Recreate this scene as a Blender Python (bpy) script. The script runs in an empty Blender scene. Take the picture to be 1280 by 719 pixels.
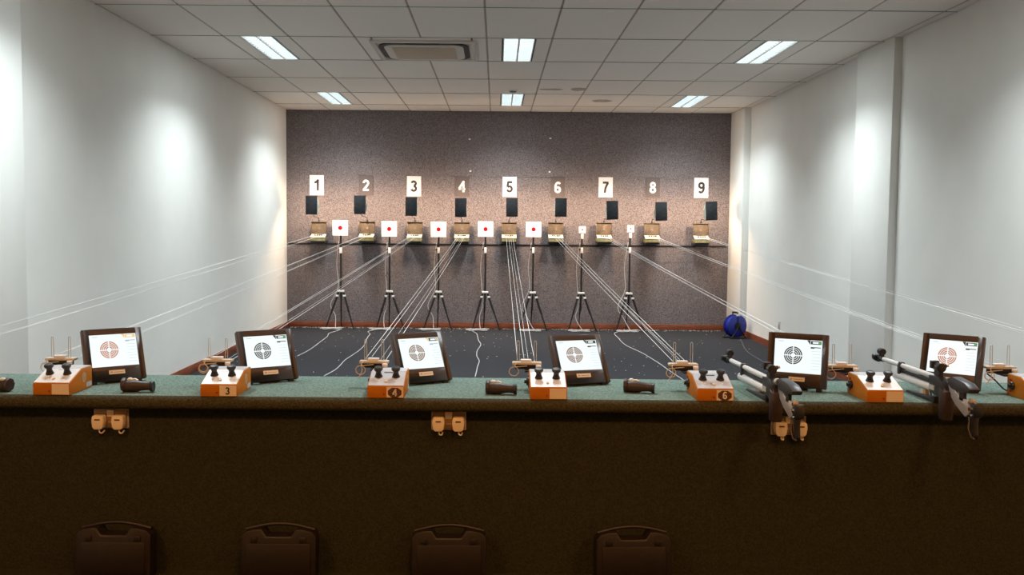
import bpy, bmesh, math, random
from mathutils import Vector, Matrix
random.seed(7)
SC = bpy.context.scene
COL = SC.collection
R = math.radians

# ------------------------------------------------------------------ camera
F, CX, CY, PITCH, ROLL, EYE = 1176.7, 620.2, 359.5, .0652, .0090, 1.549
fw = Vector((0, math.cos(PITCH), -math.sin(PITCH))); rt = Vector((1, 0, 0)); dn = fw.cross(rt)
r2 = rt*math.cos(ROLL) - dn*math.sin(ROLL); d2 = rt*math.sin(ROLL) + dn*math.cos(ROLL)
cam = bpy.data.cameras.new('camera'); camo = bpy.data.objects.new('camera', cam); COL.objects.link(camo)
M = Matrix((r2, -d2, -fw)).transposed().to_4x4(); M.translation = (0, 0, EYE)
camo.matrix_world = M
cam.sensor_width = 36; cam.lens = F/1280*36; cam.shift_x = (640-CX)/1280; cam.shift_y = (CY-359.5)/1280
cam.clip_start = .05; cam.clip_end = 100
SC.camera = camo

# ------------------------------------------------------------------ world, exposure
w = bpy.data.worlds.new('world'); SC.world = w; w.use_nodes = True
w.node_tree.nodes['Background'].inputs[0].default_value = (.5, .55, .6, 1)
w.node_tree.nodes['Background'].inputs[1].default_value = .02
SC.view_settings.view_transform = 'Standard'; SC.view_settings.look = 'None'
SC.view_settings.gamma = 1; SC.view_settings.use_curve_mapping = False
SC.view_settings.exposure = 0.33

COOL = (.90, 1.0, 1.03); WARM = (1.0, .46, .15); BULB = (1.0, .66, .42)
TROFFER_W, TROFFER_N, DOWN_W, BULB_W = 29, 5, 45, 16
BENCH = .77; WALLY = 14.18; CEIL = 3.255; XL, XR = -3.156, 3.584

def lamp(name, kind, loc, watts, col, parent=None, **kw):
    l = bpy.data.lights.new(name, kind); l.energy = watts; l.color = col
    for k, v in kw.items(): setattr(l, k, v)
    o = bpy.data.objects.new(name, l); COL.objects.link(o); o.location = loc; o.parent = parent
    return o

# where a pixel of the photograph meets a real plane of the room
def ray(x, y): return r2*((x-CX)/F) + d2*((y-CY)/F) + fw
def atY(x, y, Y): v = ray(x, y); return Vector((0, 0, EYE)) + v*(Y/v.y)
def atZ(x, y, Z): v = ray(x, y); return Vector((0, 0, EYE)) + v*((Z-EYE)/v.z)

# ------------------------------------------------------------------ materials
MATS = {}
def mat(name, col, rough=.6, metal=0, nscale=0, namt=.0, bump=0, emit=0, col2=None, detail=4, spec=.5, stretch=None, emcol=None, contrast=None, trans=0):
    if name in MATS: return MATS[name]
    m = bpy.data.materials.new(name); m.use_nodes = True; nt = m.node_tree; b = nt.nodes['Principled BSDF']
    b.inputs['Base Color'].default_value = (*col, 1); b.inputs['Roughness'].default_value = rough
    b.inputs['Metallic'].default_value = metal; b.inputs['Specular IOR Level'].default_value = spec
    if trans: b.inputs['Transmission Weight'].default_value = trans
    if emit:
        b.inputs['Emission Color'].default_value = (*(emcol or col), 1); b.inputs['Emission Strength'].default_value = emit
    if nscale:
        tc = nt.nodes.new('ShaderNodeTexCoord'); mp = nt.nodes.new('ShaderNodeMapping')
        if stretch: mp.inputs['Scale'].default_value = stretch
        nt.links.new(tc.outputs['Object'], mp.inputs[0])
        n = nt.nodes.new('ShaderNodeTexNoise'); n.inputs['Scale'].default_value = nscale; n.inputs['Detail'].default_value = detail
        nt.links.new(mp.outputs[0], n.inputs[0])
        cr = nt.nodes.new('ShaderNodeValToRGB'); lo, hi = contrast or (.3, .7)
        cr.color_ramp.elements[0].position = lo; cr.color_ramp.elements[1].position = hi
        a = col2 or tuple(c*(1-namt) for c in col); c2 = tuple(min(1, c*(1+namt)) for c in col) if not col2 else col
        cr.color_ramp.elements[0].color = (*a, 1); cr.color_ramp.elements[1].color = (*c2, 1)
        nt.links.new(n.outputs['Fac'], cr.inputs[0]); nt.links.new(cr.outputs[0], b.inputs['Base Color'])
        if bump:
            bp = nt.nodes.new('ShaderNodeBump'); bp.inputs['Strength'].default_value = bump; bp.inputs['Distance'].default_value = .01
            nt.links.new(n.outputs['Fac'], bp.inputs['Height']); nt.links.new(bp.outputs[0], b.inputs['Normal'])
    MATS[name] = m
    return m

mat('wall_paint', (.81, .81, .775), .75, nscale=3, namt=.02)
mat('rear_paint', (.26, .19, .12), .8, nscale=3, namt=.03)
mat('wall_carpet', (.27, .240, .247), .95, nscale=130, col2=(.088, .074, .076), detail=3, bump=.4, spec=.1, contrast=(.36, .64))
mat('floor_carpet', (.044, .043, .048), .95, nscale=90, col2=(.026, .025, .028), bump=.4, spec=.1)
mat('bench_carpet', (.21, .29, .25), .95, nscale=120, col2=(.09, .14, .12), detail=3, bump=.5, spec=.1, contrast=(.32, .68))
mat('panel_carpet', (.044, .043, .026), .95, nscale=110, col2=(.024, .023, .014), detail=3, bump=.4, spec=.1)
mat('warm_lit_edge_carpet', (.080, .074, .042), .95, nscale=120, col2=(.036, .032, .018), detail=3, bump=.5, spec=.1)  # bench lip carpet, with the warm light's brown tone put into its colour
mat('skirting_wood', (.23, .062, .026), .45, nscale=6, namt=.35, stretch=(1, 1, 8))
mat('ceiling_tile', (.90, .85, .79), .9, nscale=120, namt=.04, bump=.05)
mat('ceiling_grid', (.42, .375, .335), .6)
mat('plenum', (.2, .19, .18), .9)
mat('white_paper', (.84, .82, .83), .7)
mat('ink', (.035, .033, .035), .6)
mat('dark_plate', (.105, .085, .082), .6)
mat('white_ink', (.9, .9, .9), .6)
mat('black', (.013, .013, .015), .45)
mat('matt_black', (.012, .014, .017), .75, nscale=25, namt=.5)
mat('gun_black', (.020, .020, .023), .35, nscale=30, namt=.2)
mat('gun_grey', (.045, .045, .052), .4)
mat('pale_green', (.55, .63, .55), .6)
mat('trap_tan', (.115, .086, .060), .55, nscale=14, namt=.3)
mat('trap_mark', (.17, .13, .095), .6)
mat('trap_olive', (.22, .215, .12), .6, nscale=20, namt=.25)
mat('trap_cream', (.70, .66, .52), .6)
mat('stand_black', (.010, .010, .012), .4)
mat('white_plastic', (.82, .82, .80), .45)
mat('red_ink', (.42, .004, .010), .7, spec=.05)
mat('dark_red_ink', (.16, .02, .03), .6)
mat('orange_box', (.50, .165, .010), .6, nscale=5, namt=.12, stretch=(1, 1, 4), spec=.2)
mat('box_white', (.80, .81, .82), .35)
mat('box_grey', (.56, .58, .62), .35)
mat('label_card', (.80, .66, .50), .6)
mat('label_dark', (.10, .035, .015), .6)
mat('screw_red', (.25, .02, .01), .4)
mat('chrome', (.72, .72, .72), .22, 1)
mat('alu', (.66, .65, .63), .36, .45)
mat('barrel_silver', (.80, .80, .80), .32, .25)
mat('brass', (.62, .42, .17), .35, 1)
mat('monitor_brown', (.062, .036, .026), .4, nscale=30, namt=.08)
mat('screen', (.05, .05, .05), .3, emit=.80, emcol=(.90, 1.0, 1.0))
mat('ring_black', (.02, .02, .02), .5, emit=.02, emcol=(.3, .3, .35))
mat('ring_brown', (.1, .06, .04), .5, emit=.22, emcol=(.50, .22, .12))
mat('ring_salmon', (.2, .1, .08), .5, emit=.42, emcol=(.80, .33, .20))
mat('screen_text', (.1, .15, .2), .5, emit=.5, emcol=(.55, .70, .78))
mat('screen_dark', (.02, .03, .03), .5, emit=.1, emcol=(.2, .25, .25))
mat('screen_green', (.02, .2, .04), .5, emit=.5, emcol=(.10, .65, .14))
mat('screen_gold', (.3, .2, .05), .5, emit=.6, emcol=(.95, .70, .35))
mat('wood_plank', (.62, .52, .40), .6, nscale=20, namt=.15, stretch=(.2, 1, 1))
mat('twine', (.72, .60, .46), .85)
mat('cord_white', (.72, .72, .70), .7)
mat('grip_brown', (.040, .022, .017), .5, nscale=40, namt=.3)
mat('socket_plate', (.36, .21, .095), .4, .2)
mat('socket_rim', (.50, .40, .33), .4)
mat('plug_cream', (.83, .70, .52), .45)
mat('case_brown', (.013, .0075, .006), .5, nscale=120, namt=.15, bump=.08)
mat('reel_blue', (.012, .025, .28), .4)
mat('cable_black', (.012, .012, .012), .5)
mat('cable_dark', (.10, .10, .11), .6)
mat('cable_grey', (.50, .50, .50), .6)
mat('lamp_glass', (.9, .9, .9), .4, emit=1.6, emcol=(.92, 1, 1.0))
mat('troffer_white', (.78, .80, .80), .4)
mat('louver', (.60, .66, .68), .25, .6)
mat('bulb_glow', (1, .8, .6), .4, emit=12, emcol=(1, .75, .5))
mat('ac_white', (.68, .64, .58), .5)
mat('ac_tan', (.55, .44, .33), .6)
mat('ac_dark', (.010, .010, .010), .6)
mat('detector', (.20, .19, .18), .5)
mat('chips', (.62, .58, .52), .8)
mat('wood_tan', (.50, .32, .16), .5, nscale=20, namt=.2)
mat('amber_glow', (1, .7, .4), .4, emit=2, emcol=(1, .62, .3))

# ------------------------------------------------------------------ mesh builder
class MB:
    def __init__(s): s.v = []; s.f = []
    def add(s, vs, fs, T=None):
        o = len(s.v)
        s.v += [tuple(T @ Vector(v)) if T else tuple(v) for v in vs]
        s.f += [[i+o for i in f] for f in fs]; return s
    def box(s, c, d, T=None):
        x, y, z = c; a, b, e = d[0]/2, d[1]/2, d[2]/2
        vs = [(x+i*a, y+j*b, z+k*e) for k in (-1, 1) for j in (-1, 1) for i in (-1, 1)]
        return s.add(vs, [(0, 2, 3, 1), (4, 5, 7, 6), (0, 1, 5, 4), (2, 6, 7, 3), (0, 4, 6, 2), (1, 3, 7, 5)], T)
    def span(s, x0, x1, y0, y1, z0, z1, T=None):
        return s.box(((x0+x1)/2, (y0+y1)/2, (z0+z1)/2), (x1-x0, y1-y0, z1-z0), T)
    def cyl(s, p, q, r0, r1=None, n=12, caps=True):
        r1 = r0 if r1 is None else r1
        p, q = Vector(p), Vector(q); d = (q-p).normalized()
        a = d.orthogonal().normalized(); b = d.cross(a)
        vs = []
        for c, r in ((p, r0), (q, r1)):
            vs += [c + (a*math.cos(2*math.pi*i/n) + b*math.sin(2*math.pi*i/n))*r for i in range(n)]
        fs = [(i, (i+1) % n, n+(i+1) % n, n+i) for i in range(n)]
        if caps: fs += [tuple(range(n-1, -1, -1)), tuple(range(n, 2*n))]
        return s.add(vs, fs)
    def tube(s, pts, r, n=6, closed=False):
        pts = [Vector(p) for p in pts]; m = len(pts); vs = []; fs = []; a = None
        for i, p in enumerate(pts):
            t = (pts[(i+1) % m]-pts[i-1]) if closed else (pts[min(i+1, m-1)]-pts[max(i-1, 0)])
            t.normalize()
            a = t.orthogonal().normalized() if a is None else (a - t*a.dot(t)).normalized()
            b = t.cross(a)
            vs += [p + (a*math.cos(2*math.pi*k/n) + b*math.sin(2*math.pi*k/n))*r for k in range(n)]
        for i in range(m if closed else m-1):
            j = (i+1) % m
            fs += [(i*n+k, i*n+(k+1) % n, j*n+(k+1) % n, j*n+k) for k in range(n)]
        if not closed: fs += [tuple(range(n-1, -1, -1)), tuple(range((m-1)*n, m*n))]
        return s.add(vs, fs)
    def lathe(s, prof, T=None, n=20):
        m = len(prof); vs = [(r*math.cos(2*math.pi*k/n), r*math.sin(2*math.pi*k/n), z) for r, z in prof for k in range(n)]
        fs = [(i*n+k, i*n+(k+1) % n, (i+1)*n+(k+1) % n, (i+1)*n+k) for i in range(m-1) for k in range(n)]
        if prof[0][0] > 1e-6: fs.append(tuple(range(n-1, -1, -1)))
        if prof[-1][0] > 1e-6: fs.append(tuple(range((m-1)*n, m*n)))
        return s.add(vs, fs, T)
    def prism(s, poly, a0, a1, axis='x', T=None):
        n = len(poly); g = {'x': lambda a, u, v: (a, u, v), 'y': lambda a, u, v: (u, a, v), 'z': lambda a, u, v: (u, v, a)}[axis]
        vs = [g(a0, *p) for p in poly] + [g(a1, *p) for p in poly]
        return s.add(vs, [tuple(range(n-1, -1, -1)), tuple(range(n, 2*n))] + [(i, (i+1) % n, n+(i+1) % n, n+i) for i in range(n)], T)
    def mesh(s, name, m, bevel=0, seg=2):
        bm = bmesh.new(); bv = [bm.verts.new(v) for v in s.v]
        for f in s.f:
            try: bm.faces.new([bv[i] for i in f])
            except ValueError: pass
        bmesh.ops.remove_doubles(bm, verts=bm.verts, dist=1e-6)
        bmesh.ops.recalc_face_normals(bm, faces=bm.faces)
        if bevel:
            es = [e for e in bm.edges if len(e.link_faces) == 2 and e.calc_face_angle(0) > R(40)]
            bmesh.ops.bevel(bm, geom=es, offset=bevel, segments=seg, affect='EDGES', profile=.5, clamp_overlap=True)
        me = bpy.data.meshes.new(name); bm.to_mesh(me); bm.free()
        me.polygons.foreach_set('use_smooth', [True]*len(me.polygons)); me.set_sharp_from_angle(angle=R(38))
        me.materials.append(MATS[m] if isinstance(m, str) else m)
        return me
    def build(s, name, m, parent=None, loc=(0, 0, 0), rot=(0, 0, 0), bevel=0, seg=2):
        return link(name, s.mesh(name, m, bevel, seg), parent, loc, rot)

def link(name, me, parent=None, loc=(0, 0, 0), rot=(0, 0, 0)):
    o = bpy.data.objects.new(name, me); COL.objects.link(o); o.location = loc; o.rotation_euler = rot; o.parent = parent
    return o
def tag(o, label, cat, group=None, kind=None):
    o['label'] = label; o['category'] = cat
    if group: o['group'] = group
    if kind: o['kind'] = kind
    return o
def thing(name, label, cat, loc=(0, 0, 0), rz=0, group=None):
    o = bpy.data.objects.new(name, None); COL.objects.link(o); o.location = loc; o.rotation_euler = (0, 0, rz); o.empty_display_size = .1
    return tag(o, label, cat, group)
def struct(o): o['kind'] = 'structure'; return o
def copy_tree(o, parent=None):
    c = o.copy(); COL.objects.link(c); c.parent = parent
    for ch in list(o.children): copy_tree(ch, c)
    return c
def ell(cx, cy, rx, ry, a0, a1, n=22): return [(cx+rx*math.cos(R(a0+(a1-a0)*k/n)), cy+ry*math.sin(R(a0+(a1-a0)*k/n))) for k in range(n+1)]
DIG = {'1': [[(.40, 0), (.40, 1)], [(.43, .99), (.36, .86), (.24, .77), (.10, .73)]],
       '2': [ell(.30, .70, .20, .21, 178, -40)+[(.30, .34), (.14, .16), (.11, .06)], [(.03, .09), (.56, .09)]],
       '3': [ell(.28, .735, .185, .18, 165, -90), ell(.28, .285, .205, .20, 90, -165)],
       '4': [[(.43, 0), (.43, 1)], [(.43, .93), (.24, .62), (.05, .30)], [(.01, .275), (.59, .275)]],
       '5': [[(.14, .91), (.53, .91)], [(.17, .95), (.11, .48)], ell(.29, .305, .205, .225, 140, -165)],
       '6': [ell(.305, .30, .20, .215, 0, 360, 30), ell(.335, .52, .235, .40, 45, 195)],
       '7': [[(.04, .91), (.55, .91)], [(.50, .88), (.36, .62), (.27, .35), (.23, 0)]],
       '8': [ell(.295, .735, .17, .18, 0, 360, 30), ell(.295, .285, .205, .20, 0, 360, 30)]}
DIG['9'] = [[(.61-x, 1-y) for x, y in st] for st in DIG['6']]
def digit(c, size, m, depth=.001, w=.185):
    b = MB()
    for st in DIG[c]:
        st = [Vector((x-.3, y-.5, 0))*size for x, y in st]
        if len(st) == 2: st = [st[0], st[0].lerp(st[1], .5), st[1]]
        L, Rr = [], []
        for i, p in enumerate(st):
            d = (st[min(i+1, len(st)-1)]-st[max(i-1, 0)]).normalized(); nrm = Vector((-d.y, d.x, 0))*w*size/2
            L.append(p+nrm); Rr.append(p-nrm)
        for i in range(len(st)-1):
            q = [L[i], Rr[i], Rr[i+1], L[i+1]]; b.prism([(v.x, v.y) for v in q], -depth, depth, 'z')
    return b.mesh('numeral', m)
def smooth_path(pts, k=6):
    pts = [Vector(p) for p in pts]; out = []
    for i in range(len(pts)-1):
        p0, p1, p2, p3 = pts[max(i-1, 0)], pts[i], pts[i+1], pts[min(i+2, len(pts)-1)]
        for j in range(k):
            t = j/k
            out.append(.5*((2*p1) + (p2-p0)*t + (2*p0-5*p1+4*p2-p3)*t*t + (3*p1-p0-3*p2+p3)*t**3))
    out.append(pts[-1]); return out

# ------------------------------------------------------------------ room shell
REAR = -2.2
fl = struct(MB().span(XL-.1, XR+.1, 4.30, WALLY+.1, -.12, 0).build('floor', 'floor_carpet'))
nf = struct(MB().span(XL-.1, XR+.1, REAR-.1, 4.30, -.16, -.055).build('floor_near', 'panel_carpet'))
struct(MB().span(XL-.12, XL, REAR-.1, WALLY+.1, -.06, CEIL+.1).build('wall_left', 'wall_paint'))
struct(MB().span(XR, XR+.12, REAR-.1, WALLY+.1, -.06, CEIL+.1).build('wall_right', 'wall_paint'))
struct(MB().span(XL-.1, XR+.1, REAR-.1, REAR, -.06, CEIL+.1).build('wall_rear', 'rear_paint'))
wb = struct(MB().span(XL-.1, XR+.1, WALLY+.012, WALLY+.12, -.06, CEIL+.1).build('wall_back', 'plenum'))
zs = [.085, 1.02, 2.285, CEIL]
for i in range(3):
    MB().span(XL, 3.487, WALLY, WALLY+.03, zs[i]+.002, zs[i+1]-.002).build('carpet_panel', 'wall_carpet', wb)
# pilasters
struct(MB().span(3.487, XR+.02, 13.43, WALLY+.02, 0, CEIL).build('trim_1', 'wall_paint', bevel=.004))
struct(MB().span(3.513, XR+.02, 8.47, 9.33, 0, CEIL).build('trim_2', 'wall_paint', bevel=.004))
struct(MB().span(XL-.02, XL+.07, 5.25, 6.18, 0, CEIL).build('trim_3', 'wall_paint', bevel=.004))
# skirting boards
struct(MB().span(XL, XL+.016, 4.8, WALLY, 0, .085).build('baseboard_left', 'skirting_wood', bevel=.004))
bb = MB().span(XR-.016, XR, 9.346, 13.414, 0, .085); bb.span(3.471, 3.487, 13.414, WALLY, 0, .085); bb.span(3.487, XR, 13.414, 13.43, 0, .085)
bb.span(3.497, 3.513, 8.454, 9.346, 0, .085); bb.span(3.513, XR, 8.454, 8.47, 0, .085); bb.span(XR-.016, XR, 4.8, 8.454, 0, .085)
struct(bb.build('baseboard_right', 'skirting_wood'))
struct(MB().span(XL+.016, 3.471, WALLY-.018, WALLY+.005, 0, .085).build('baseboard_back', 'skirting_wood', bevel=.004))

# ceiling: slab, T-bars, tiles
ce = struct(MB().span(XL-.1, XR+.1, REAR-.1, WALLY+.1, CEIL+.03, CEIL+.13).build('ceiling', 'plenum'))
GX, GY = -.108, 8.6875
xs = [XL] + [GX+.6*k for k in range(-5, 7) if XL+.05 < GX+.6*k < XR-.05] + [XR]
ys = [REAR] + [GY+1.2*k for k in range(-9, 5)] + [WALLY]
for x in xs[1:-1]: MB().span(x-.011, x+.011, REAR, WALLY, CEIL+.006, CEIL+.03).build('grid_runner', 'ceiling_grid', ce)
for y in ys[1:-1]: MB().span(XL, XR, y-.005, y+.005, CEIL-.0035, CEIL+.028).build('cross_tee', 'ceiling_grid', ce)
TROF = [(x, y) for y in (5.69-.0025+.0, 9.2875, 12.8875) for x in (-2.208, .192, 2.592)]
TROF = [(x, {5.6875: 5.6875}.get(y, y)) for x, y in TROF]
tile_cache = {}
def tile(x0, x1, y0, y1, m='ceiling_tile'):
    g = .009; d = (round(x1-x0, 3), round(y1-y0, 3), m)
    if d not in tile_cache:
        tile_cache[d] = MB().span(-d[0]/2+g, d[0]/2-g, -d[1]/2+g*.8, d[1]/2-g*.8, 0, .02).mesh('ceiling_tile', m, .002, 1)
    return link('ceiling_tile', tile_cache[d], ce, ((x0+x1)/2, (y0+y1)/2, CEIL+random.uniform(-.0012, .0012)))
AC = (-.706, 9.29)
for i in range(len(xs)-1):
    for j in range(len(ys)-1):
        cx, cy = (xs[i]+xs[i+1])/2, (ys[j]+ys[j+1])/2
        if abs(cx-AC[0]) < .5 and abs(cy-AC[1]) < .5: continue
        tr = [t for t in TROF if abs(cx-t[0]) < .2 and abs(cy-t[1]) < .3]
        if tr:
            tile(xs[i], tr[0][0]-.15, ys[j], ys[j+1]); tile(tr[0][0]+.15, xs[i+1], ys[j], ys[j+1])
        else:
            t = tile(xs[i], xs[i+1], ys[j], ys[j+1])
            st = {(0.792, 11.6875): [(.511, .816, 11.86, .07), (.9, 1.127, 11.83, .13)], (1.392, 12.8875): [(1.276, 1.545, 12.89, .13)]}
            for k, v in st.items():
                if abs(cx-k[0]) < .1 and abs(cy-k[1]) < .1:   # water stains on two tiles
                    m = MATS['ceiling_tile'].copy(); m.name = 'stained_tile'; nt = m.node_tree; b = nt.nodes['Principled BSDF']
                    src = b.inputs['Base Color'].links[0].from_socket
                    tc = nt.nodes.new('ShaderNodeTexCoord'); nz = nt.nodes.new('ShaderNodeTexNoise'); nz.inputs['Scale'].default_value = 14
                    nt.links.new(tc.outputs['Object'], nz.inputs[0])
                    for (a0, a1, yy, ry) in v:
                        mp = nt.nodes.new('ShaderNodeMapping'); mp.vector_type = 'TEXTURE'
                        mp.inputs['Location'].default_value = ((a0+a1)/2-cx, yy-cy, 0); mp.inputs['Scale'].default_value = ((a1-a0)/2, ry, 10)
                        nt.links.new(tc.outputs['Object'], mp.inputs[0])
                        ln = nt.nodes.new('ShaderNodeVectorMath'); ln.operation = 'LENGTH'; nt.links.new(mp.outputs[0], ln.inputs[0])
                        ad = nt.nodes.new('ShaderNodeMath'); ad.operation = 'MULTIPLY_ADD'; ad.inputs[1].default_value = .9
                        nt.links.new(nz.outputs['Fac'], ad.inputs[0]); nt.links.new(ln.outputs['Value'], ad.inputs[2])
                        cr = nt.nodes.new('ShaderNodeValToRGB'); cr.color_ramp.elements[0].position = .95; cr.color_ramp.elements[1].position = 1.0
                        cr.color_ramp.elements[0].position = .0; cr.color_ramp.elements[0].color = (.55, .55, .55, 1)
                        e = cr.color_ramp.elements.new(.93); e.color = (.8, .8, .8, 1); cr.color_ramp.elements[-1].color = (0, 0, 0, 1)
                        sc = nt.nodes.new('ShaderNodeMath'); sc.operation = 'MULTIPLY'; sc.inputs[1].default_value = .68
                        nt.links.new(ad.outputs[0], sc.inputs[0]); nt.links.new(sc.outputs[0], cr.inputs[0])
                        mx = nt.nodes.new('ShaderNodeMix'); mx.data_type = 'RGBA'; mx.inputs['B'].default_value = (.30, .23, .12, 1) if len(v) > 1 else (.27, .24, .20, 1)
                        mx.inputs[7].default_value = mx.inputs['B'].default_value if False else ((.30, .23, .12, 1) if len(v) > 1 else (.25, .22, .18, 1))
                        nt.links.new(cr.outputs[0], mx.inputs[0]); nt.links.new(src, mx.inputs[6]); src = mx.outputs[2]
                    nt.links.new(src, b.inputs['Base Color'])
                    t.data = t.data.copy(); t.data.materials.clear(); t.data.materials.append(m)
# blank panels around the air conditioner opening
tile(-1.308, AC[0]-.46, GY, GY+1.2); tile(AC[0]+.46, -.108, GY, GY+1.2)
tile(AC[0]-.46, AC[0]+.46, GY, AC[1]-.46); tile(AC[0]-.46, AC[0]+.46, AC[1]+.46, GY+1.2)

# ------------------------------------------------------------------ ceiling fittings
def make_troffer():
    t = thing('ceiling_light', '', 'ceiling light', group='recessed fluorescent lights in the tiled ceiling')
    W, L = .29, 1.19
    h = MB(); h.span(-W/2, -W/2+.008, -L/2, L/2, -.004, .07); h.span(W/2-.008, W/2, -L/2, L/2, -.004, .07)
    h.span(-W/2, W/2, -L/2, -L/2+.01, -.004, .07); h.span(-W/2, W/2, L/2-.01, L/2, -.004, .07)
    h.span(-W/2, W/2, -L/2, L/2, .07, .078)
    h.build('housing', 'troffer_white', t)
    MB().span(-W/2+.008, W/2-.008, -L/2+.01, L/2-.01, .018, .022).build('diffuser', 'lamp_glass', t)
    MB().span(-.008, .008, -L/2+.01, L/2-.01, -.003, .016).build('spine', 'troffer_white', t)
    lv = MB()
    for k in range(1, 14): lv.span(-W/2+.008, W/2-.008, -L/2+k*L/14-.0015, -L/2+k*L/14+.0015, 0, .015)
    lv.build('louver', 'louver', t)
    lamp('troffer_glow', 'AREA', (0, 0, -.008), TROFFER_W, COOL, t, shape='RECTANGLE', size=.27, size_y=1.15, spread=R(124))
    lamp('troffer_glow', 'AREA', (0, 0, -.009), TROFFER_N, COOL, t, shape='RECTANGLE', size=.27, size_y=1.15, spread=R(178))
    return t
trof = make_troffer()
side = {-2.208: 'left-hand', .192: 'middle', 2.592: 'right-hand'}
rown = {5.6875: 'in the row above the bench', 9.2875: 'in the row level with the air conditioner', 12.8875: 'in the row closest to the grey back wall'}
for i, (x, y) in enumerate(TROF):
    o = trof if i == 0 else copy_tree(trof)
    o.location = (x, y, CEIL+.001); o['label'] = '%s lit fluorescent ceiling panel %s' % (side[x], rown[y])

t = thing('air_conditioner', 'square ceiling cassette air conditioner with tan grille and black air slots', 'air conditioner', (AC[0], AC[1], CEIL))
p = MB(); P = .485
p.span(-P, P, -P, -P+.05, -.022, .0); p.span(-P, P, P-.05, P, -.022, .0); p.span(-P, -P+.05, -P+.05, P-.05, -.022, .0); p.span(P-.05, P, -P+.05, P-.05, -.022, .0)
p.span(-P+.03, P-.03, -P+.03, P-.03, -.012, .01)
p.build('panel', 'ac_white', t, bevel=.004)
def rrect(h, r, n=6):
    out = []
    for cx, cy, a0 in ((h-r, h-r, 0), (r-h, h-r, 90), (r-h, r-h, 180), (h-r, r-h, 270)):
        out += [(cx+r*math.cos(R(a0+90*k/n)), cy+r*math.sin(R(a0+90*k/n))) for k in range(n+1)]
    return out
MB().prism(rrect(.425, .17), -.024, -.010, 'z').build('air_slot', 'ac_dark', t)
MB().prism(rrect(.375, .13), -.034, -.012, 'z').build('grille_frame', 'ac_white', t, bevel=.004)
MB().prism(rrect(.30, .02), -.038, -.030, 'z').build('grille', 'ac_tan', t, bevel=.002)
for k in range(4):
    MB().span(-.16, .16, .385, .418, -.027, -.022, Matrix.Rotation(R(90*k), 4, 'Z')).build('flap', 'ac_dark', t)

t = thing('smoke_detector', 'small dark round smoke detector beside a ceiling light', 'smoke detector', (.189, 11.93, CEIL))
MB().lathe([(0.001, 0), (.06, 0), (.06, -.012), (.05, -.018), (.001, -.018)]).build('base', 'troffer_white', t)
MB().lathe([(.001, -.018), (.045, -.018), (.04, -.032), (.02, -.036), (.001, -.036)]).build('sensor_head', 'detector', t)

# warm round downlights over the camera side of the room
for i, x in enumerate((-2.1, .2, 2.5)):
    t = thing('round_ceiling_lamp', '%s warm round lamp on the ceiling on the near side of the bench' % ('left', 'middle', 'right')[i], 'ceiling light', (x, 1.3, CEIL), group='warm round ceiling lamps')
    MB().lathe([(.27, .0), (.30, 0), (.30, -.04), (.27, -.045), (.27, 0)], None, 32).build('ring', 'chrome', t)
    MB().lathe([(.001, -.002), (.27, -.002), (.27, -.04), (.18, -.075), (.001, -.085)], None, 32).build('lens', 'amber_glow', t)
    lamp('downlight_glow', 'AREA', (0, 0, -.09), DOWN_W, WARM, t, shape='DISK', size=.55, spread=R(150))

# ------------------------------------------------------------------ bench
bn = thing('shooting_bench', 'long bench covered in mottled green carpet running wall to wall', 'bench', (0, 4.45, 0))
LIP = .031
poly = [(.345, BENCH), (-.235, BENCH), (-.235, BENCH-2*LIP), (.345, BENCH-2*LIP)]
nose = [(-.235, BENCH)] + [(-.235-LIP*math.sin(math.pi*k/8), BENCH-LIP+LIP*math.cos(math.pi*k/8)) for k in range(1, 8)] + [(-.235, BENCH-2*LIP)]
MB().prism(poly, XL+.001, XR-.001, 'x').build('bench_top', 'bench_carpet', bn)
MB().prism(nose, XL+.001, XR-.001, 'x').build('front_edge', 'warm_lit_edge_carpet', bn)
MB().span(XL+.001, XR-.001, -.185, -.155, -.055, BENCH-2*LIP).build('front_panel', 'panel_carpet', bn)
MB().span(XL+.001, XR-.001, .30, .33, 0, BENCH-2*LIP).build('rear_panel', 'panel_carpet', bn)

# ------------------------------------------------------------------ back wall things
numpx = [396, 457.5, 517.5, 577.5, 637, 697, 757, 816, 876.5]; numpy_ = [231.5, 231.7, 232.8, 233.2, 233.6, 234.4, 234.2, 234.6, 234.8]
word = ['one', 'two', 'three', 'four', 'five', 'six', 'seven', 'eight', 'nine']
for i in range(9):
    p = atY(numpx[i], numpy_[i], WALLY-.004); odd = i % 2 == 0
    lab = ('white paper sign with dark numeral %s on the back wall' if odd else 'dark sign with bold white numeral %s on the back wall') % word[i]
    t = thing('number_sign', lab, 'sign', (p.x, WALLY-.006, p.z), random.uniform(-.004, .004), 'lane number signs')
    MB().box((0, 0, 0), (.212, .010, .300)).build('sheet', 'white_paper' if odd else 'dark_plate', t)
    link('numeral', digit(str(i+1), .168, 'ink' if odd else 'white_ink', .001), t, (0, -.0065, 0), (R(90), 0, 0))
for q in [(587, 174), (588, 214), (688, 173), (687, 215)]:
    p = atY(*q, WALLY)
    s = 'upper' if q[1] < 200 else 'lower'; d = 'left' if q[0] < 620 else 'right'
    t = thing('wall_hook', '%s %s tiny white hook on the back wall above the signs' % (s, d), 'hook', (p.x, WALLY, p.z), group='tiny white wall hooks')
    MB().box((0, -.004, 0), (.03, .008, .022)).build('plate', 'white_plastic', t, bevel=.002)
    MB().tube([(0, -.008, .004), (0, -.022, 0), (0, -.024, .008)], .003).build('hook', 'white_plastic', t)
p0 = atY(361, 304, WALLY); p1 = atY(907, 308, WALLY)
t = thing('wall_rail', 'thin black rail running across the back wall behind the traps', 'rail', (0, WALLY, 0))
MB().tube([(p0.x, -.012, p0.z), (p1.x, -.012, p1.z)], .009).build('bar', 'black', t)
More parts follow.
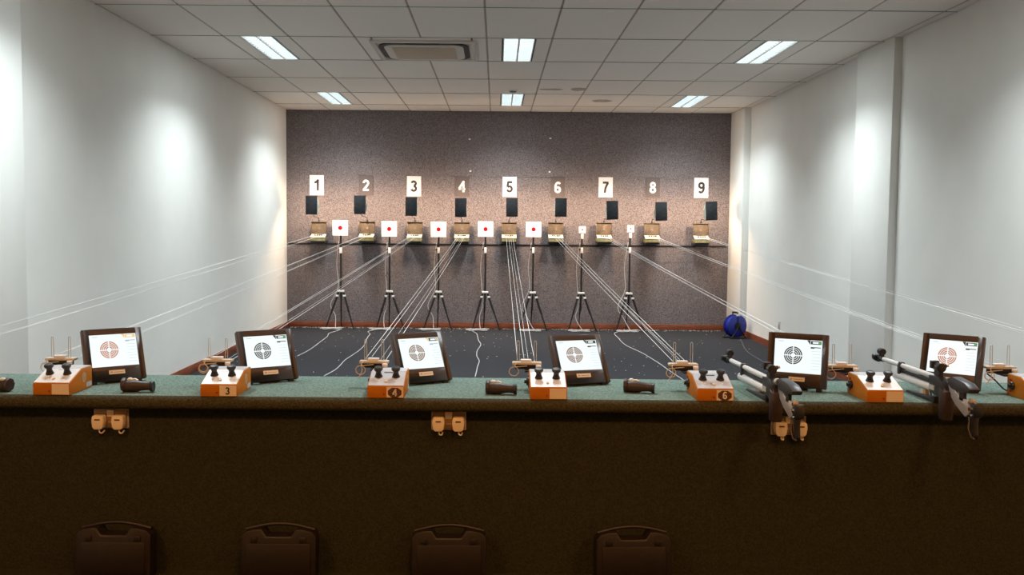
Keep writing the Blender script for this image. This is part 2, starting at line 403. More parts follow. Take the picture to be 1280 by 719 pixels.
for k in range(5): x = p0.x+.3+k*1.45; MB().box((x, -.008, p0.z+(p1.z-p0.z)*(x-p0.x)/(p1.x-p0.x)), (.03, .02, .03)).build('clip', 'black', t)

# pellet traps
trx = [397.5, 458, 518, 577, 636.3, 694.8, 755.3, 815.5, 877]; try_ = [304, 303.8, 304.3, 304.6, 304.8, 305, 305.2, 305.8, 306.3]
def make_trap():
    t = thing('pellet_trap', '', 'target trap', group='tan pellet traps on the back wall')
    W = .105
    MB().span(-W, W, -.13, .12, 0, .03).build('base', 'black', t)
    MB().span(-W, W, -.15, .12, .03, .088).build('box', 'trap_olive', t, bevel=.003)
    MB().prism([(-.158, .084), (.0, .132), (.0, .14), (-.158, .092)], -W-.004, W+.004, 'x').build('ledge', 'trap_cream', t)
    s = MB().prism([(-W+.004, .128), (W-.004, .128), (W+.012, .315), (-W-.012, .315)], -.02, -.008, 'y')
    s.prism([(-.02, .13), (-.06, .14), (-.06, .30), (-.02, .312)], -W-.012, -W-.004, 'x'); s.prism([(-.02, .13), (-.06, .14), (-.06, .30), (-.02, .312)], W+.004, W+.012, 'x')
    s.span(-W-.012, W+.012, -.06, -.01, .312, .318)
    s.build('shield', 'trap_tan', t, bevel=.002)
    MB().lathe([(.001, 0), (.022, 0), (.012, .006), (.001, .007)], Matrix.Translation((0, -.021, .21)) @ Matrix.Rotation(R(90), 4, 'X'), 12).build('impact_mark', 'trap_mark', t)
    MB().span(-.07, .075, -.024, -.018, .128, .14).build('gap', 'black', t)
    for x in (-.045, -.012, .022, .05): MB().cyl((x, -.10, .112), (x, -.10, .128), .013, n=8).build('cord_guide', 'black', t)
    MB().span(-.05, .05, -.008, .12, .15, .28).build('back_plate', 'trap_tan', t)
    MB().cyl((0, -.035, .318), (0, -.035, .345), .016, .012, 8).build('knob', 'grip_brown', t)
    return t
TR = []
trap = make_trap()
for i in range(9):
    p = atY(trx[i], try_[i], 13.95)
    o = trap if i == 0 else copy_tree(trap)
    o.location = (p.x, 14.06, p.z); o['label'] = 'tan metal pellet trap with olive box beneath the number %s sign' % word[i]; TR.append(o)

# shaded target lamps standing on the traps
lpx = [389.3, 449.7, 514, 576, 640, 701.2, 765.5, 826.7, 889.5]; lpy = [256.7, 256.3, 258.5, 259.8, 259.5, 259.5, 263, 264.5, 263.8]
tilt = [0, 0, 0, 0, 0, .0, -.03, -.03, -.04]
for i in range(9):
    Y = 13.52; p = atY(lpx[i], lpy[i], Y); tp = TR[i].location
    base = Vector((tp.x, tp.y-.035, tp.z+.347))
    t = thing('target_lamp', 'black-backed lamp shade on a thin rod above the trap under number %s' % word[i], 'lamp', base, group='shaded lamps lighting the traps')
    c = p - base
    T = Matrix.Translation(c) @ Matrix.Rotation(tilt[i], 4, 'Y')
    w_, h_ = .083, .132
    MB().box((0, 0, 0), (2*w_, .006, 2*h_), T).build('shade', 'matt_black', t, bevel=.002)
    MB().box((0, .006, 0), (2*w_-.006, .006, 2*h_-.006), T).build('reflector', 'pale_green', t)
    for s in (-1, 1):
        MB().prism([(.008, h_), (.21, -.03), (.008, -h_)], s*w_-.002*s, s*w_-.006*s, 'x', T).build('cheek', 'pale_green', t)
    MB().prism([(.006, h_), (.20, .018), (.20, .022), (.006, h_+.004)], -w_, w_, 'x', T).build('added_hood', 'matt_black', t)  # unseen hood, added to keep the bulb's light off the upper wall
    MB().lathe([(.001, -.03), (.018, -.02), (.02, 0), (.012, .02), (.012, .032), (.001, .032)], T @ Matrix.Translation((0, .10, -.022)), 10).build('bulb', 'bulb_glow', t)
    MB().box((0, .052, .018), (.026, .085, .016), T).build('lamp_holder', 'white_plastic', t)
    e = T @ Vector((0, .012, -h_+.01))
    MB().tube([(0, 0, 0), (0, -.02, .03), tuple(e*.5+Vector((0, -.02, 0))), tuple(e)], .005).build('rod', 'stand_black', t)
    lamp('bulb_light', 'POINT', tuple(T @ Vector((0, .15, -.03))), BULB_W, BULB, t, shadow_soft_size=.03)

# ------------------------------------------------------------------ target stands
bx = [425.3, 486.5, 548.2, 607, 667, 728, 788.4]; by = [284.8, 286.3, 286.8, 286.5, 286.8, 287.2, 286]
adj = ['first', 'second', 'third', 'fourth', 'fifth']
for i in range(7):
    SY = 13.97; big = i < 5; p = atY(bx[i], by[i], SY-.05)
    if big: lab = 'black tripod stand with big white red-dot board, between signs %s and %s' % (word[i], word[i+1])
    else: lab = 'black tripod stand with tiny white board, between signs %s and %s' % (word[i], word[i+1])
    t = thing('target_stand', lab, 'tripod stand', (p.x, SY, 0), 0, 'tripod stands along the back wall')
    s = .113 if big else .050; zc = p.z
    b = MB().box((0, -.05, zc), (2*s, .006, 2*s)).build('board', 'white_paper', t)
    MB().lathe([(.001, 0), (.031 if big else .013, 0), (.031 if big else .013, .002), (.001, .002)], Matrix.Translation((0, -.0535, zc)) @ Matrix.Rotation(R(90), 4, 'X')).build('bullseye', 'red_ink' if big else 'dark_red_ink', b)
    MB().cyl((0, 0, .46), (0, 0, zc-s+.02 if not big else zc), .015, .014, 10).build('pole', 'stand_black', t)
    MB().box((0, -.03, zc-(.03 if big else .02)), (.05, .04, .05 if big else .04)).build('mount', 'stand_black', t)
    if not big: MB().box((0, -.04, zc-s-.05), (.036, .03, .075)).build('white_clip', 'white_plastic', t, bevel=.003)
    zk = atY(bx[i], 313, SY).z
    MB().box((0, -.006, zk), (.034, .05, .085)).build('height_clamp', 'white_plastic', t, bevel=.004)
    MB().box((-.03, -.006, zk+.01), (.03, .02, .025)).build('clamp_knob', 'stand_black', t)
    if i == 1: MB().tube([(.0, -.01, .83), (-.04, -.01, .84), (-.055, -.01, .80), (-.03, -.01, .78)], .006).build('cable_hook', 'stand_black', t)
    zl = .565
    MB().box((0, 0, zl), (.095, .06, .03)).build('collar', 'white_plastic', t, bevel=.005)
    dx = random.uniform(-.02, .02)
    for q, (fx, fy) in enumerate(((-.205+dx, -.06), (.215+dx, -.06), (-.02, .13))):
        a = Vector((math.copysign(.035, fx) if q < 2 else 0, .0 if q < 2 else .02, zl-.015)); f = Vector((fx, fy, .0))
        lg = MB(); lg.cyl(a, a.lerp(f, .55), .016 if q < 2 else .012, None, 8); lg.cyl(a.lerp(f, .5), f, .011 if q < 2 else .008, None, 8)
        l = lg.build('leg', 'stand_black', t)
        MB().cyl(f, f+Vector((0, 0, .02)), .017, .013, 8).build('foot', 'black', l)
        if q < 2:
            c = a.lerp(f, .1); MB().box(c, (.038, .05, .028)).build('leg_clip', 'white_plastic', t, bevel=.004)
    MB().cyl((0, 0, .30), (0, 0, .5), .010, None, 8).build('inner_tube', 'stand_black', t)
    # white cable of this stand: drop, loose coil, and for some a run over the floor
    sx = p.x; cab = MB()
    cx, cy = sx-.12 + (.08 if i in (4, 5, 6) else 0), SY-.17
    pts = [(sx-.03, SY-.03, zc-.2), (sx-.07, SY+.05, .95), (sx-.05, SY+.06, .62), (sx-.16+.3*(i % 2)*.4, SY+.03, .36), (sx-.08, SY-.02, .2), (cx+.06, cy+.06, .02)]
    for k in range(40):
        a = k*.5; pts.append((cx+(.10+.03*math.sin(k*1.7))*math.cos(a)*1.3, cy+(.05+.015*math.cos(k*2.3))*math.sin(a), .008+.0007*k))
    run = {0: [(425, 412), (411, 417), (405, 424), (393, 433), (372, 445)], 1: [(461, 414), (460, 421), (455, 432), (442, 443), (425, 457), (405, 470)],
           3: [(590, 413), (597, 421), (601, 431), (596, 445), (597, 458), (594, 471)], 6: [(769, 416), (780, 430), (802, 441), (825, 455), (854, 475)]}.get(i)
    if run:
        prev = None
        for (qx, qy) in run:
            g = atZ(qx, qy, .006); jit = .025
            if prev is not None:
                m = (prev+g)/2; pts.append((m.x+random.uniform(-jit, jit), m.y+random.uniform(-jit, jit), .006))
            pts.append((g.x, g.y, .006)); prev = g
    cb = MB().tube(smooth_path([(x-sx, y-SY, z) for x, y, z in pts], 4), .0055 if run else .0045, 5).build('stand_cable', 'cable_grey', None, (sx, SY, 0))
    tag(cb, 'thin pale cable coiled at the foot of the tripod between signs %s and %s' % (word[i], word[i+1]) if not run else 'thin pale cable trailing over the floor from the tripod between signs %s and %s' % (word[i], word[i+1]), 'cable', 'cables of the tripod stands')

# ------------------------------------------------------------------ control boxes
BOXX = [-2.75, -2.003, -1.247, -.494, .241, .994, 1.76, 2.52, 3.27]; BOXY = 4.205; BD = .24; BW = .083
num = {3: ('label_card', '3'), 4: ('label_dark', '4'), 6: ('label_dark', '6')}
def make_box(n):
    t = thing('control_box', '', 'control box', (BOXX[n-1], BOXY, BENCH), 0, 'orange control boxes on the bench')
    prof = [(0, 0), (BD, 0), (BD, .10), (BD*.55, .10), (0, .053)]
    MB().prism(prof, -BW, BW, 'x').build('body', 'orange_box', t, bevel=.0025)
    a = math.atan2(.047, BD*.55); L = BD*.55/math.cos(a)
    pn = MB().span(-BW+.004, BW-.004, .004, L-.002, 0, .003).build('control_panel', 'box_grey' if n in (4, 6) else 'box_white', t, (0, 0, .053), (a, 0, 0))
    MB().span(-BW+.004, BW-.004, BD*.55+.002, BD-.004, .10, .1025).build('top_plate', 'box_grey', t)
    for s in (-1, 1):
        k = MB().lathe([(.001, 0), (.019, 0), (.016, .006), (.012, .018), (.013, .026), (.020, .034), (.021, .041), (.016, .047), (.001, .049)], None, 18).build('knob', 'black', pn, (s*.040-.002, L*.62, .003), (-.1, 0, 0))
        if n <= 3 or n in (4, 6): MB().prism([(-.008, 0), (.008, 0), (.003, -.018)], .003, .0045, 'z').build('dial_mark', 'box_grey' if n not in (4, 6) else 'box_white', pn, (s*.040-.002, L*.38, 0))
    MB().lathe([(.001, 0), (.007, 0), (.006, .006), (.001, .007)], None, 10).build('button', 'label_card' if n != 3 else 'box_grey', pn, (-.002, L*.26, .003))
    MB().span(-.02, .02, L*.86, L*.93, .003, .0035).build('print', 'box_grey' if n not in (4, 6) else 'ink', pn)
    c = MB().span(.004, BW-.003, -.0025, -.0004, .003, .050).build('number_card', 'label_card', t)
    if n in num:
        if n != 3:
            r_ = .026; MB().prism([(.041+r_*1.28*math.cos(R(22.5+45*k)), .0255+r_*math.sin(R(22.5+45*k))*.93) for k in range(8)], -.0032, -.0025, 'y').build('number_patch', 'label_dark', c)
        link('numeral', digit(num[n][1], .034, 'ink' if n == 3 else 'white_paper', .0004, .17), c, (.041, -.0038, .0265), (R(90), 0, 0))
    MB().cyl((-.008, 0, .018), (-.008, -.003, .018), .004, None, 8).build('indicator', 'screw_red', t)
    for z, y in ((.076, BD-.035), (.024, BD-.035)):
        MB().cyl((-BW, y, z), (-BW-.004, y, z), .006, None, 8).build('screw', 'screw_red', t)
    sw = MB().cyl((-BW, BD-.05, .05), (-BW-.012, BD-.05, .05), .020, .018, 14); sw.cyl((-BW-.012, BD-.05, .05), (-BW-.022, BD-.05, .05), .009, None, 10)
    sw.build('side_wheel', 'gun_black', t, bevel=.001)
    MB().lathe([(.012, 0), (.024, 0), (.024, .0015), (.012, .0015)], Matrix.Translation((BW, .15, .058)) @ Matrix.Rotation(R(90), 4, 'Y')).build('side_ring', 'wood_tan', t)
    MB().span(BW, BW+.0008, BD-.065, BD-.01, .008, .03).build('sticker', 'box_grey', t)
    arm = MB().span(-.10, -.05, BD-.005, BD+.075, .086, .093); arm.build('carrier_arm', 'gun_black', t)
    return t
boxlab = {1: 'orange control box past the left end of the visible bench', 2: 'orange control box with blank card, leftmost on the bench', 3: 'orange control box with black numeral three on a pale card',
          4: 'orange control box with white numeral four on a dark patch', 5: 'orange control box with blank card in the middle of the bench', 6: 'orange control box with white numeral six on a dark patch',
          7: 'orange control box with blank card between the two air rifles', 8: 'orange control box cut off by the right edge of the photo', 9: 'orange control box past the right end of the visible bench'}
for n in range(1, 10): make_box(n)['label'] = boxlab[n]

# ------------------------------------------------------------------ target carriers
CARX = [x-.09 for x in BOXX]; CARY = 4.505; CARZ = BENCH+.093
def make_carrier():
    t = thing('target_carrier', '', 'target carrier', group='target carriers behind the control boxes')
    MB().span(-.058, .055, -.012, .014, 0, .022).build('lower_bar', 'gun_black', t, bevel=.002)
    MB().span(-.070, .070, -.022, .022, .022, .034).build('plank', 'wood_plank', t, bevel=.003)
    MB().span(-.03, .022, -.015, .018, .034, .046).build('clip_block', 'box_white', t, bevel=.002)
    for x in (-.042, .040):
        pts = [(x-.005, 0, .034), (x-.005, .002, .13)] + [(x-.005*math.cos(math.pi*k/6), .002, .13+.005*math.sin(math.pi*k/6)) for k in range(1, 6)] + [(x+.005, .002, .13), (x+.006, 0, .034)]
        MB().tube(pts, .0016, 6).build('wire_loop', 'alu', t)
    MB().cyl((.055, -.034, .008), (.055, -.034, .024), .013, None, 12).build('pulley', 'box_white', t, bevel=.002)
    return t
def place(o): return o
where = ['past the left end of the visible bench', 'behind the leftmost blank orange box', 'behind the orange box numbered three', 'behind the orange box numbered four', 'behind the blank orange box in the middle', 'behind the orange box numbered six', 'behind the blank orange box between the rifles', 'at the right edge of the photo', 'past the right end of the visible bench']
car = make_carrier()
for i in range(9):
    o = car if i == 0 else copy_tree(car)
    o.location = (CARX[i], CARY, CARZ); o['label'] = 'pale wooden carrier plank with two wire loops, ' + where[i]
    # loose end of twine tied to the plank, different on every one
    x0 = -.05; k = random.uniform(.8, 1.2)
    pts = [(x0, -.02, .03), (x0-.008, -.03, .02)]
    if i % 2 == 0: pts += [(x0-.012+.02*math.sin(a)*k, -.03, .012-.02*k*(1-math.cos(a))*.9) for a in [j*.6 for j in range(1, 11)]] + [(x0+.05, -.028, .018)]
    else: pts += [(x0-.004, -.032, -.01*k), (x0-.016, -.03, -.035*k), (x0-.026, -.03, -.05*k)]
    MB().tube(smooth_path(pts, 3), .0022, 5).build('twine', 'twine', o)

# cords from each trap to its carrier: one loop of line per lane
for i in range(9):
    tp = TR[i].location; a = Vector((tp.x, tp.y-.12, tp.z+.12)); b = Vector((CARX[i], CARY+.02, CARZ+.040))
    t = thing('pull_rope', 'white cords stretched from the trap under number %s to the bench' % word[i], 'cord', b, group='cords stretched down the range')
    for (oa, ob, za, zb, r) in ((-.045, -.045, 0, 0, .0015), (-.012, -.014, .010, .010, .0013), (.022, .012, -.012, -.028, .0009), (.05, .042, -.004, -.024, .0015)):
        p = a+Vector((oa, 0, za)); q = b+Vector((ob, 0, zb)); pts = []
        for k in range(13):
            u = k/12; v = p.lerp(q, u); v.z -= .012*4*u*(1-u)*(1+oa*5); pts.append(v-b)
        MB().tube(pts, r, 5).build('strand', 'cord_white', t)

# ------------------------------------------------------------------ monitors
mons = {2: (-1.836, 4.535, .652, .363, 'ring_salmon', 'screen_gold', 'leftmost monitor with salmon-coloured target rings, beside the blank orange box'),
        3: (-1.095, 4.567, .581, .423, 'ring_black', 'screen_green', 'monitor with black target rings beside the orange box numbered three'),
        4: (-.333, 4.573, .533, .496, 'ring_brown', 'screen_gold', 'monitor with brown target rings beside the orange box numbered four'),
        5: (.439, 4.567, .34, .546, 'ring_brown', 'screen_dark', 'monitor with brown target rings beside the middle blank orange box'),
        6: (1.447, 4.495, -.478, .125, 'ring_black', 'screen_green', 'monitor with black target rings behind the left air rifle'),
        7: (2.200, 4.535, -.705, .248, 'ring_salmon', 'screen_green', 'rightmost monitor, salmon target rings, behind the right air rifle')}
def make_monitor(n, x, y, yaw, tl, ring, badge, lab):
    t = thing('monitor', lab, 'monitor', (x, y, BENCH), yaw, 'scoring monitors on the bench')
    W, H, D = .28, .26, .032
    # panel frame: local x right, z up, -y towards the viewer; tilted back about its bottom edge
    loc, rot = (0, 0, .016), (-tl, 0, 0)
    MB().span(-W/2, W/2, .006, D, 0, H).build('body', 'monitor_brown', t, loc, rot, bevel=.004)
    sx0, sx1 = -W/2+.112*W, W/2-.098*W; sz0, sz1 = .268*H, H-.112*H
    bz = MB(); bz.span(-W/2, sx0, 0, .010, 0, H); bz.span(sx1, W/2, 0, .010, 0, H); bz.span(sx0, sx1, 0, .010, 0, sz0); bz.span(sx0, sx1, 0, .010, sz1, H)
    bz.build('bezel', 'monitor_brown', t, loc, rot, bevel=.0015)
    sc = MB().span(sx0, sx1, .0045, .008, sz0, sz1).build('screen', 'screen', t, loc, rot)
    sw, sh = sx1-sx0, sz1-sz0; y0 = .0044
    def flat(name, m, polys, parent=sc, d=.0004):
        b = MB()
        for p in polys: b.prism([(sx0+u*sw, sz0+v*sh) for u, v in p], y0, y0-d, 'y')
        return b.build(name, m, parent)
    cu, cv, r = .40*sw+sx0, .52*sh+sz0, .195*sw
    b = MB(); nr = 5
    for k in range(nr):
        ra, rb = r*(k+.32)/nr, r*(k+.97)/nr
        for q in range(4):
            gap = .055*r
            arc = lambda rr: [(cu+rr*math.cos(an), cv+rr*math.sin(an)) for an in [R(90*q)+math.asin(min(.9, gap/rr)) + (R(90)-2*math.asin(min(.9, gap/rr)))*j/8 for j in range(9)]]
            if gap/ra > .6: continue
            A, B = arc(ra), arc(rb)
            for j in range(8): b.prism([A[j], B[j], B[j+1], A[j+1]], y0, y0-.0004, 'y')
    b.build('target_rings', ring, sc)
    flat('banner', 'screen_dark' if badge != 'screen_gold' else badge, [[(.68, .995), (.75, .86), (.75, .995)]])
    flat('status_bar', 'screen_dark' if badge != 'screen_gold' or n == 4 else 'screen_gold', [[(.76, .88), (.98, .88), (.98, .98), (.76, .98)]])
    flat('status_text', 'screen', [[(.80, .905), (.92, .905), (.92, .955), (.80, .955)]], d=.0007)
    flat('status_square', badge, [[(.93, .90), (.97, .90), (.97, .965), (.93, .965)]], d=.0007)
    flat('heading', 'screen_dark' if badge != 'screen_gold' else 'screen_text', [[(.76, .775), (.97, .775), (.97, .80), (.76, .80)], [(.76, .755), (.84, .755), (.84, .785), (.76, .785)]])
    for k in range(7): flat('text_row', 'screen_text', [[(.78+.012*(k % 3), .67-.09*k), (.97, .67-.09*k), (.97, .677-.09*k), (.78+.012*(k % 3), .677-.09*k)]])
    flat('date_text', 'screen_text', [[(.07, .925), (.18, .925), (.18, .94), (.07, .94)]])
    pl = MB().span(-.035, .040, -.0015, .0, .030, .050).build('name_plate', 'label_card', t, loc, rot)
    MB().span(-.028, -.018, -.002, -.0014, .036, .044).build('plate_mark', 'wood_tan', pl); MB().span(-.014, .032, -.002, -.0014, .038, .041).build('plate_lettering', 'wood_tan', pl)
    for s in (-1, 1): MB().span(s*.105-.012, s*.105+.012, .004, .034, 0, .02).build('foot', 'black', t)
    ft = math.sin(tl)*.16
    MB().prism([(.03, 0), (.13+ft*.2, 0), (.13+ft*.2, .012), (.035+ft, .13), (.025+ft, .13), (.03, .012)], -.05, .05, 'x').build('rear_stand', 'black', t)
    return t
for n, a in mons.items(): make_monitor(n, *a)

t = tag(MB().tube(smooth_path([(2.37, 4.50, BENCH+.09), (2.42, 4.52, BENCH+.055), (2.46, 4.50, BENCH+.012), (2.52, 4.52, BENCH+.006), (2.58, 4.53, BENCH+.03)], 6), .0035, 6).build('monitor_cable', 'cable_black'),
        'black cable drooping from the rightmost monitor onto the bench', 'cable')

# ------------------------------------------------------------------ hand grips lying on the bench
def make_grip():
    t = thing('hand_grip', '', 'hand grip', group='dark hand grips lying on the bench')
    T = Matrix.Rotation(R(90), 4, 'Y')
    MB().lathe([(.001, -.07), (.031, -.07), (.033, -.064), (.033, -.055), (.029, -.05), (.001, -.05)], Matrix.Translation((0, 0, .033)) @ T, 8).build('end_flange', 'grip_brown', t, bevel=.002)
    MB().lathe([(.001, -.052), (.026, -.05), (.028, -.03), (.027, -.005), (.022, .02), (.020, .045), (.022, .06), (.001, .062)], Matrix.Translation((0, 0, .028)) @ T, 16).build('handle', 'grip_brown', t)
    MB().lathe([(.001, .060), (.022, .060), (.025, .068), (.025, .074), (.001, .074)], Matrix.Translation((0, 0, .0255)) @ T, 16).build('end_cap', 'black', t)
    MB().lathe([(.001, 0), (.011, 0), (.012, .006), (.008, .012), (.001, .013)], Matrix.Translation((-.035, .004, .053)), 12).build('white_button', 'white_plastic', t)
    MB().tube([(-.03, .006, .056), (-.012, .006, .058), (.002, .002, .052)], .005, 8).build('lever', 'white_plastic', t)
    return t
gr = make_grip()
for i, (px, py, rz, lab) in enumerate([(170, 491, .02, 'dark hand grip with white lever lying below the leftmost monitor'), (626, 494, -.08, 'dark hand grip with white button lying left of the middle orange box'),
                                       (799, 492, -.22, 'dark hand grip with white button lying left of the box numbered six'), (-6, 490, 2.9, 'dark hand grip with white lever at the left edge of the photo')]):
    o = gr if i == 0 else copy_tree(gr)
    p = atZ(px, py, BENCH); o.location = (p.x, p.y+.02, BENCH); o.rotation_euler = (0, 0, rz); o['label'] = lab

# ------------------------------------------------------------------ air rifles
def make_rifle(dz):
    t = thing('air_rifle', '', 'air rifle', group='air rifles lying on the bench')
    zb = .106+dz
    MB().cyl((0, .0, zb), (0, .62, zb), .0125, .0115, 16).build('barrel', 'barrel_silver', t)
    s = MB(); s.cyl((0, .60, zb), (0, .70, zb-.002), .0145, None, 14); s.cyl((0, .66, zb-.003), (0, .70, zb-.003), .019, None, 14)
    s.box((0, .63, zb+.018), (.014, .04, .02)); s.cyl((0, .612, zb+.036), (0, .652, zb+.036), .017, None, 14)
    s.cyl((-.02, .66, zb+.006), (-.034, .66, zb+.006), .014, None, 12)
    s.build('front_sight', 'gun_black', t, bevel=.0015)
    MB().prism([(-.014, zb-.062), (.014, zb-.062), (.016, zb), (.010, zb+.016), (-.010, zb+.016), (-.016, zb)], .375, .402, 'y').build('barrel_clamp', 'gun_black', t, bevel=.002)
    c = MB().cyl((0, .055, zb-.053), (0, .435, zb-.053), .0185, None, 18).build('air_cylinder', 'barrel_silver', t, bevel=.002)
    MB().cyl((0, .435, zb-.053), (0, .442, zb-.053), .012, None, 14).build('cylinder_cap', 'gun_black', c)
    MB().box((0, .20, zb-.024), (.017, .42, .016)).build('rail', 'gun_black', t, bevel=.003)
    MB().prism([(.062, zb+.006), (-.03, zb+.012), (-.075, zb-.012), (-.10, zb-.06), (-.03, zb-.082), (.045, zb-.07)], -.018, .018, 'x').build('receiver', 'gun_black', t, bevel=.005)
    MB().box((-.019, .02, zb-.045), (.004, .05, .022)).build('action_plate', 'alu', t)
    s = MB(); s.cyl((0, -.03, zb+.05), (0, .035, zb+.05), .021, .018, 16); s.box((0, .0, zb+.024), (.02, .05, .028)); s.cyl((0, .0, zb+.05), (.034, .0, zb+.056), .009, None, 10); s.box((-.006, .03, zb+.058), (.036, .022, .034))
    s.build('rear_sight', 'gun_black', t, bevel=.002)
    MB().cyl((.026, .0, zb+.055), (.042, .0, zb+.058), .007, None, 10).build('sight_knob', 'white_plastic', t)
    if dz < -.005:
        MB().lathe([(.009, -.012), (.015, -.012), (.015, .006), (.009, .006), (.009, -.012)], Matrix.Translation((.006, -.085, zb+.004)) @ Matrix.Rotation(R(90), 4, 'X'), 16).build('ring_cap', 'alu', t)
    # fore-end: flat black plate resting on the bench, hung on a post
    MB().prism([(-.012, .0), (.29, .0), (.27, .012), (.06, .022), (-.012, .03)], -.022, .022, 'x').build('fore_end', 'gun_black', t, bevel=.003)
    MB().span(-.008, .008, .13, .165, .014, zb-.06).build('fore_post', 'alu', t); MB().span(-.009, .009, .105, .128, .012, zb-.06).build('post_block', 'wood_tan', t)
    MB().tube([(0, .075, zb-.07), (0, .055, zb-.098), (0, .02, zb-.10), (0, .0, zb-.075)], .003, 6).build('trigger_guard', 'gun_black', t)
    MB().tube([(0, .04, zb-.07), (0, .034, zb-.085), (0, .04, zb-.095)], .0028, 6).build('trigger', 'alu', t)
    # pistol grip hangs over the bench edge
    MB().prism([(-.05, zb-.03), (-.10, zb-.045), (-.112, zb-.09), (-.105, zb-.175), (-.055, zb-.172), (-.053, zb-.11)], -.024, .024, 'x').build('pistol_grip', 'grip_brown', t, bevel=.008)
    # skeleton butt stock
    st = MB().prism([(-.06, zb-.005), (-.085, zb-.0), (-.18, zb-.052), (-.27, zb-.060), (-.275, zb-.105), (-.235, zb-.13), (-.15, zb-.095), (-.085, zb-.055)], .008, .018, 'x').build('stock_bar', 'alu', t, bevel=.002)
    MB().span(.006, .020, -.30, -.262, zb-.105, zb-.045).build('stock_end', 'wood_tan', t, bevel=.002)
    for z in (-.06, -.088): MB().cyl((.02, -.272, zb+z), (.004, -.272, zb+z), .008, None, 10).build('bolt', 'chrome', t)
    MB().prism([(-.075, zb+.012), (-.12, zb+.026), (-.235, zb+.016), (-.285, zb-.004), (-.27, zb-.022), (-.20, zb-.03), (-.12, zb-.028), (-.085, zb-.012)], .0, .046, 'x').build('cheek_piece', 'gun_grey', t, bevel=.006)
    MB().span(.008, .022, -.215, -.18, zb-.065, zb-.028).build('cheek_post', 'gun_black', t)
    bt = MB().prism([(-.295, zb-.055), (-.335, zb-.05), (-.342, zb-.09), (-.332, zb-.115), (-.296, zb-.115), (-.30, zb-.10)], -.006, .034, 'x').prism([(-.330, zb-.112), (-.322, zb-.145), (-.33, zb-.19), (-.318, zb-.21), (-.300, zb-.195), (-.296, zb-.145), (-.298, zb-.112)], .002, .024, 'x').build('butt_plate', 'gun_black', t, bevel=.006)
    MB().tube([(-.008, -.305, zb-.115), (-.014, -.312, zb-.165), (-.006, -.318, zb-.197), (.008, -.322, zb-.205)], .004, 6).build('butt_hook', 'chrome', bt)
    for z in (-.07, -.10): MB().cyl((-.006, -.315, zb+z-.01), (-.012, -.315, zb+z-.01), .006, None, 8).build('bolt', 'chrome', bt)
    return t
r = make_rifle(-.008); r.location = (1.241, 4.215, BENCH); r.rotation_euler.z = .045; r['label'] = 'silver-barrelled air rifle on the bench beside the orange box numbered six'
r = make_rifle(.006); r.location = (2.0, 4.215, BENCH); r['label'] = 'silver-barrelled air rifle in front of the rightmost monitor'

# ------------------------------------------------------------------ sockets on the bench front
def make_socket():
    t = thing('power_socket', '', 'power socket', group='double sockets under the bench edge')
    MB().span(-.080, .080, -.008, 0, -.045, .045).build('rim', 'socket_rim', t, bevel=.006)
    pl = MB().span(-.074, .074, -.014, -.006, -.039, .039).build('plate', 'socket_plate', t, bevel=.003)
    MB().span(-.016, .016, -.020, -.012, .010, .042).build('switch', 'plug_cream', pl, bevel=.002)
    MB().span(-.012, .012, -.0155, -.013, -.017, -.012).build('print', 'socket_rim', pl)
    for x in (-.045, .045):
        poly = [(x-.024, -.032), (x-.016, -.042), (x+.016, -.042), (x+.024, -.032), (x+.028, -.005), (x+.026, .017), (x+.020, .022), (x-.020, .022), (x-.026, .017), (x-.028, -.005)]
        p = MB().prism(poly, -.056, -.013, 'y').build('plug', 'plug_cream', t, bevel=.005)
        MB().span(x-.012, x+.012, -.0575, -.0555, .001, .007).build('plug_mark', 'label_dark', p)
        MB().tube(smooth_path([(x+.002, -.04, -.04), (x+.004, -.04, -.056), (x+.014, -.038, -.060), (x+.018, -.02, -.052)], 3), .0035, 6).build('flex', 'plug_cream', p)
    return t
so = make_socket()
for i, (px, py, lab) in enumerate([(137, 523, 'double socket with two plugs on the bench front, leftmost'), (558, 525.5, 'double socket with two plugs on the bench front, middle'), (982, 531.5, 'double socket with two plugs below the left air rifle')]):
    o = so if i == 0 else copy_tree(so); p = atY(px+3, py, 4.265); o.location = (p.x, 4.265, p.z); o['label'] = lab

# ------------------------------------------------------------------ carrying cases on the near floor
def make_case():
    t = thing('carrying_case', '', 'case', group='dark plastic carrying cases in front of the bench')
    w_, h_ = .168, .25
    body = [(-w_, .02), (-w_+.02, 0), (w_-.02, 0), (w_, .02), (w_, h_-.045), (w_-.02, h_-.022), (.105, h_-.012), (.075, h_-.012), (.055, h_-.045), (-.055, h_-.045), (-.075, h_-.012), (-.105, h_-.012), (-w_+.02, h_-.022), (-w_, h_-.045)]
    MB().prism(body, -.045, .045, 'y').build('shell', 'case_brown', t, bevel=.008)
    MB().prism([(-w_+.025, .03), (w_-.025, .03), (w_-.025, h_-.075), (-w_+.025, h_-.075)], -.050, -.040, 'y').build('front_panel', 'case_brown', t, bevel=.004)
    pts = [(-w_+.012+.312*k/12, 0, h_-.022+.026*math.sin(math.pi*k/12)) for k in range(13)]
    MB().tube(pts, .009, 8).build('handle', 'case_brown', t)
    MB().span(-w_, w_, -.004, .004, .015, h_-.055).build('seam', 'black', t)
    for x in (-.11, .11): MB().span(x-.015, x+.015, -.052, -.04, h_-.07, h_-.045).build('latch', 'case_brown', t, bevel=.003)
    return t
cs = make_case()
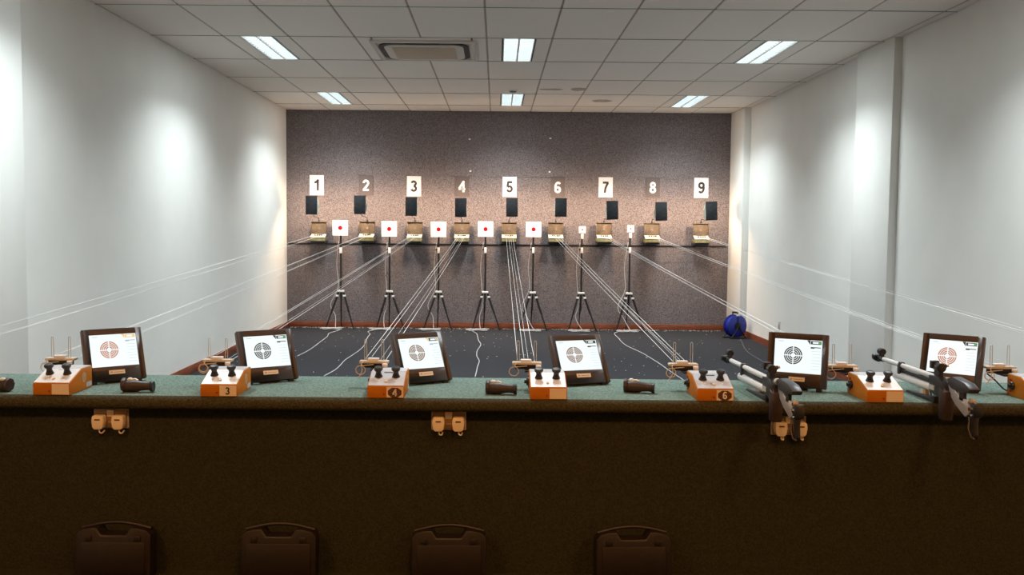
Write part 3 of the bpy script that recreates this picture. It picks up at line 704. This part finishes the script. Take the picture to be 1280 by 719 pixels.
for i, (px, py, lab) in enumerate([(141, 659, 'dark plastic carrying case on the floor under the leftmost socket'), (348, 660, 'dark plastic carrying case on the floor below the box numbered three'),
                                   (561, 662, 'dark plastic carrying case on the floor under the middle socket'), (792, 668, 'dark plastic carrying case on the floor, rightmost of the four')]):
    o = cs if i == 0 else copy_tree(cs); p = atY(px, py, 4.13); o.location = (p.x, 4.16, -.055); o['label'] = lab; o.rotation_euler = (R(-4), 0, [0, 0, .02, .05][i])

# ------------------------------------------------------------------ cable reel, switch, debris
t = thing('cable_reel', 'blue cable reel standing on the floor in the back right corner', 'cable reel', (3.375, 13.22, 0), R(22))
T = Matrix.Translation((0, 0, .175)) @ Matrix.Rotation(R(90), 4, 'X')
for y in (-.055, .055):
    MB().lathe([(.02, -.006), (.15, -.006), (.158, 0), (.15, .006), (.02, .006), (.02, -.006)], Matrix.Translation((0, y, 0)) @ T, 32).build('flange', 'reel_blue', t)
MB().lathe([(.001, -.05), (.085, -.05), (.085, .05), (.001, .05)], T, 24).build('drum', 'cable_black', t)
MB().lathe([(.086, -.048), (.13, -.046), (.132, .0), (.13, .046), (.086, .048)], T, 24).build('wound_cable', 'reel_blue', t)
MB().lathe([(.001, -.02), (.05, -.02), (.05, .0), (.001, .0)], Matrix.Translation((0, -.075, 0)) @ T, 20).build('socket_hub', 'cable_black', t)
fr = MB()
for y in (-.09, .09): fr.tube([(-.12, y, .008), (-.05, y, .10), (0, y, .20), (0, y*.6, .36)], .008); fr.tube([(.12, y, .008), (.05, y, .10), (0, y, .20)], .008); fr.tube([(-.14, y, .008), (.14, y, .008)], .008)
fr.tube([(0, -.054, .36), (0, .054, .36)], .010)
fr.build('frame', 'cable_black', t)
MB().span(-.05, .05, -.016, .016, .352, .378).build('handle', 'cable_black', t, bevel=.006)
MB().span(-.028, .028, -.072, -.066, .318, .345).build('white_piece', 'white_plastic', t)  # small flat white piece just below the handle
rp = [atZ(*q, .005) for q in [(926, 424), (930, 434), (937, 442), (950, 450), (957, 455)]]
tag(MB().tube(smooth_path(rp, 5), .005, 5).build('reel_cable', 'cable_dark'), 'dark cable leading from the blue reel across the floor', 'cable')
t = thing('wall_plate', 'narrow grey plate low on the right-hand wall', 'wall plate', (XR, 11.84, .327))
MB().span(-.010, 0, -.035, .035, -.055, .055).build('cover', 'cable_grey', t, bevel=.003)
MB().span(-.014, -.009, -.014, .014, -.025, .025).build('rocker', 'ac_tan', t, bevel=.002)
db = MB()
for k in range(900):
    if k < 620: x, y = random.uniform(XL+.05, 3.4), WALLY-.02-abs(random.gauss(0, .07))
    else: x, y = random.uniform(XL+.05, 3.4), random.uniform(8.2, WALLY-.1)
    s = random.uniform(.004, .011) if k < 620 else random.uniform(.004, .009)
    db.box((x, y, s*.3), (s*random.uniform(.7, 2), s, s*.6), None)
tag(db.build('pellet_debris', 'chips'), 'pale chips and spent pellets scattered on the dark floor', 'debris', kind='stuff')
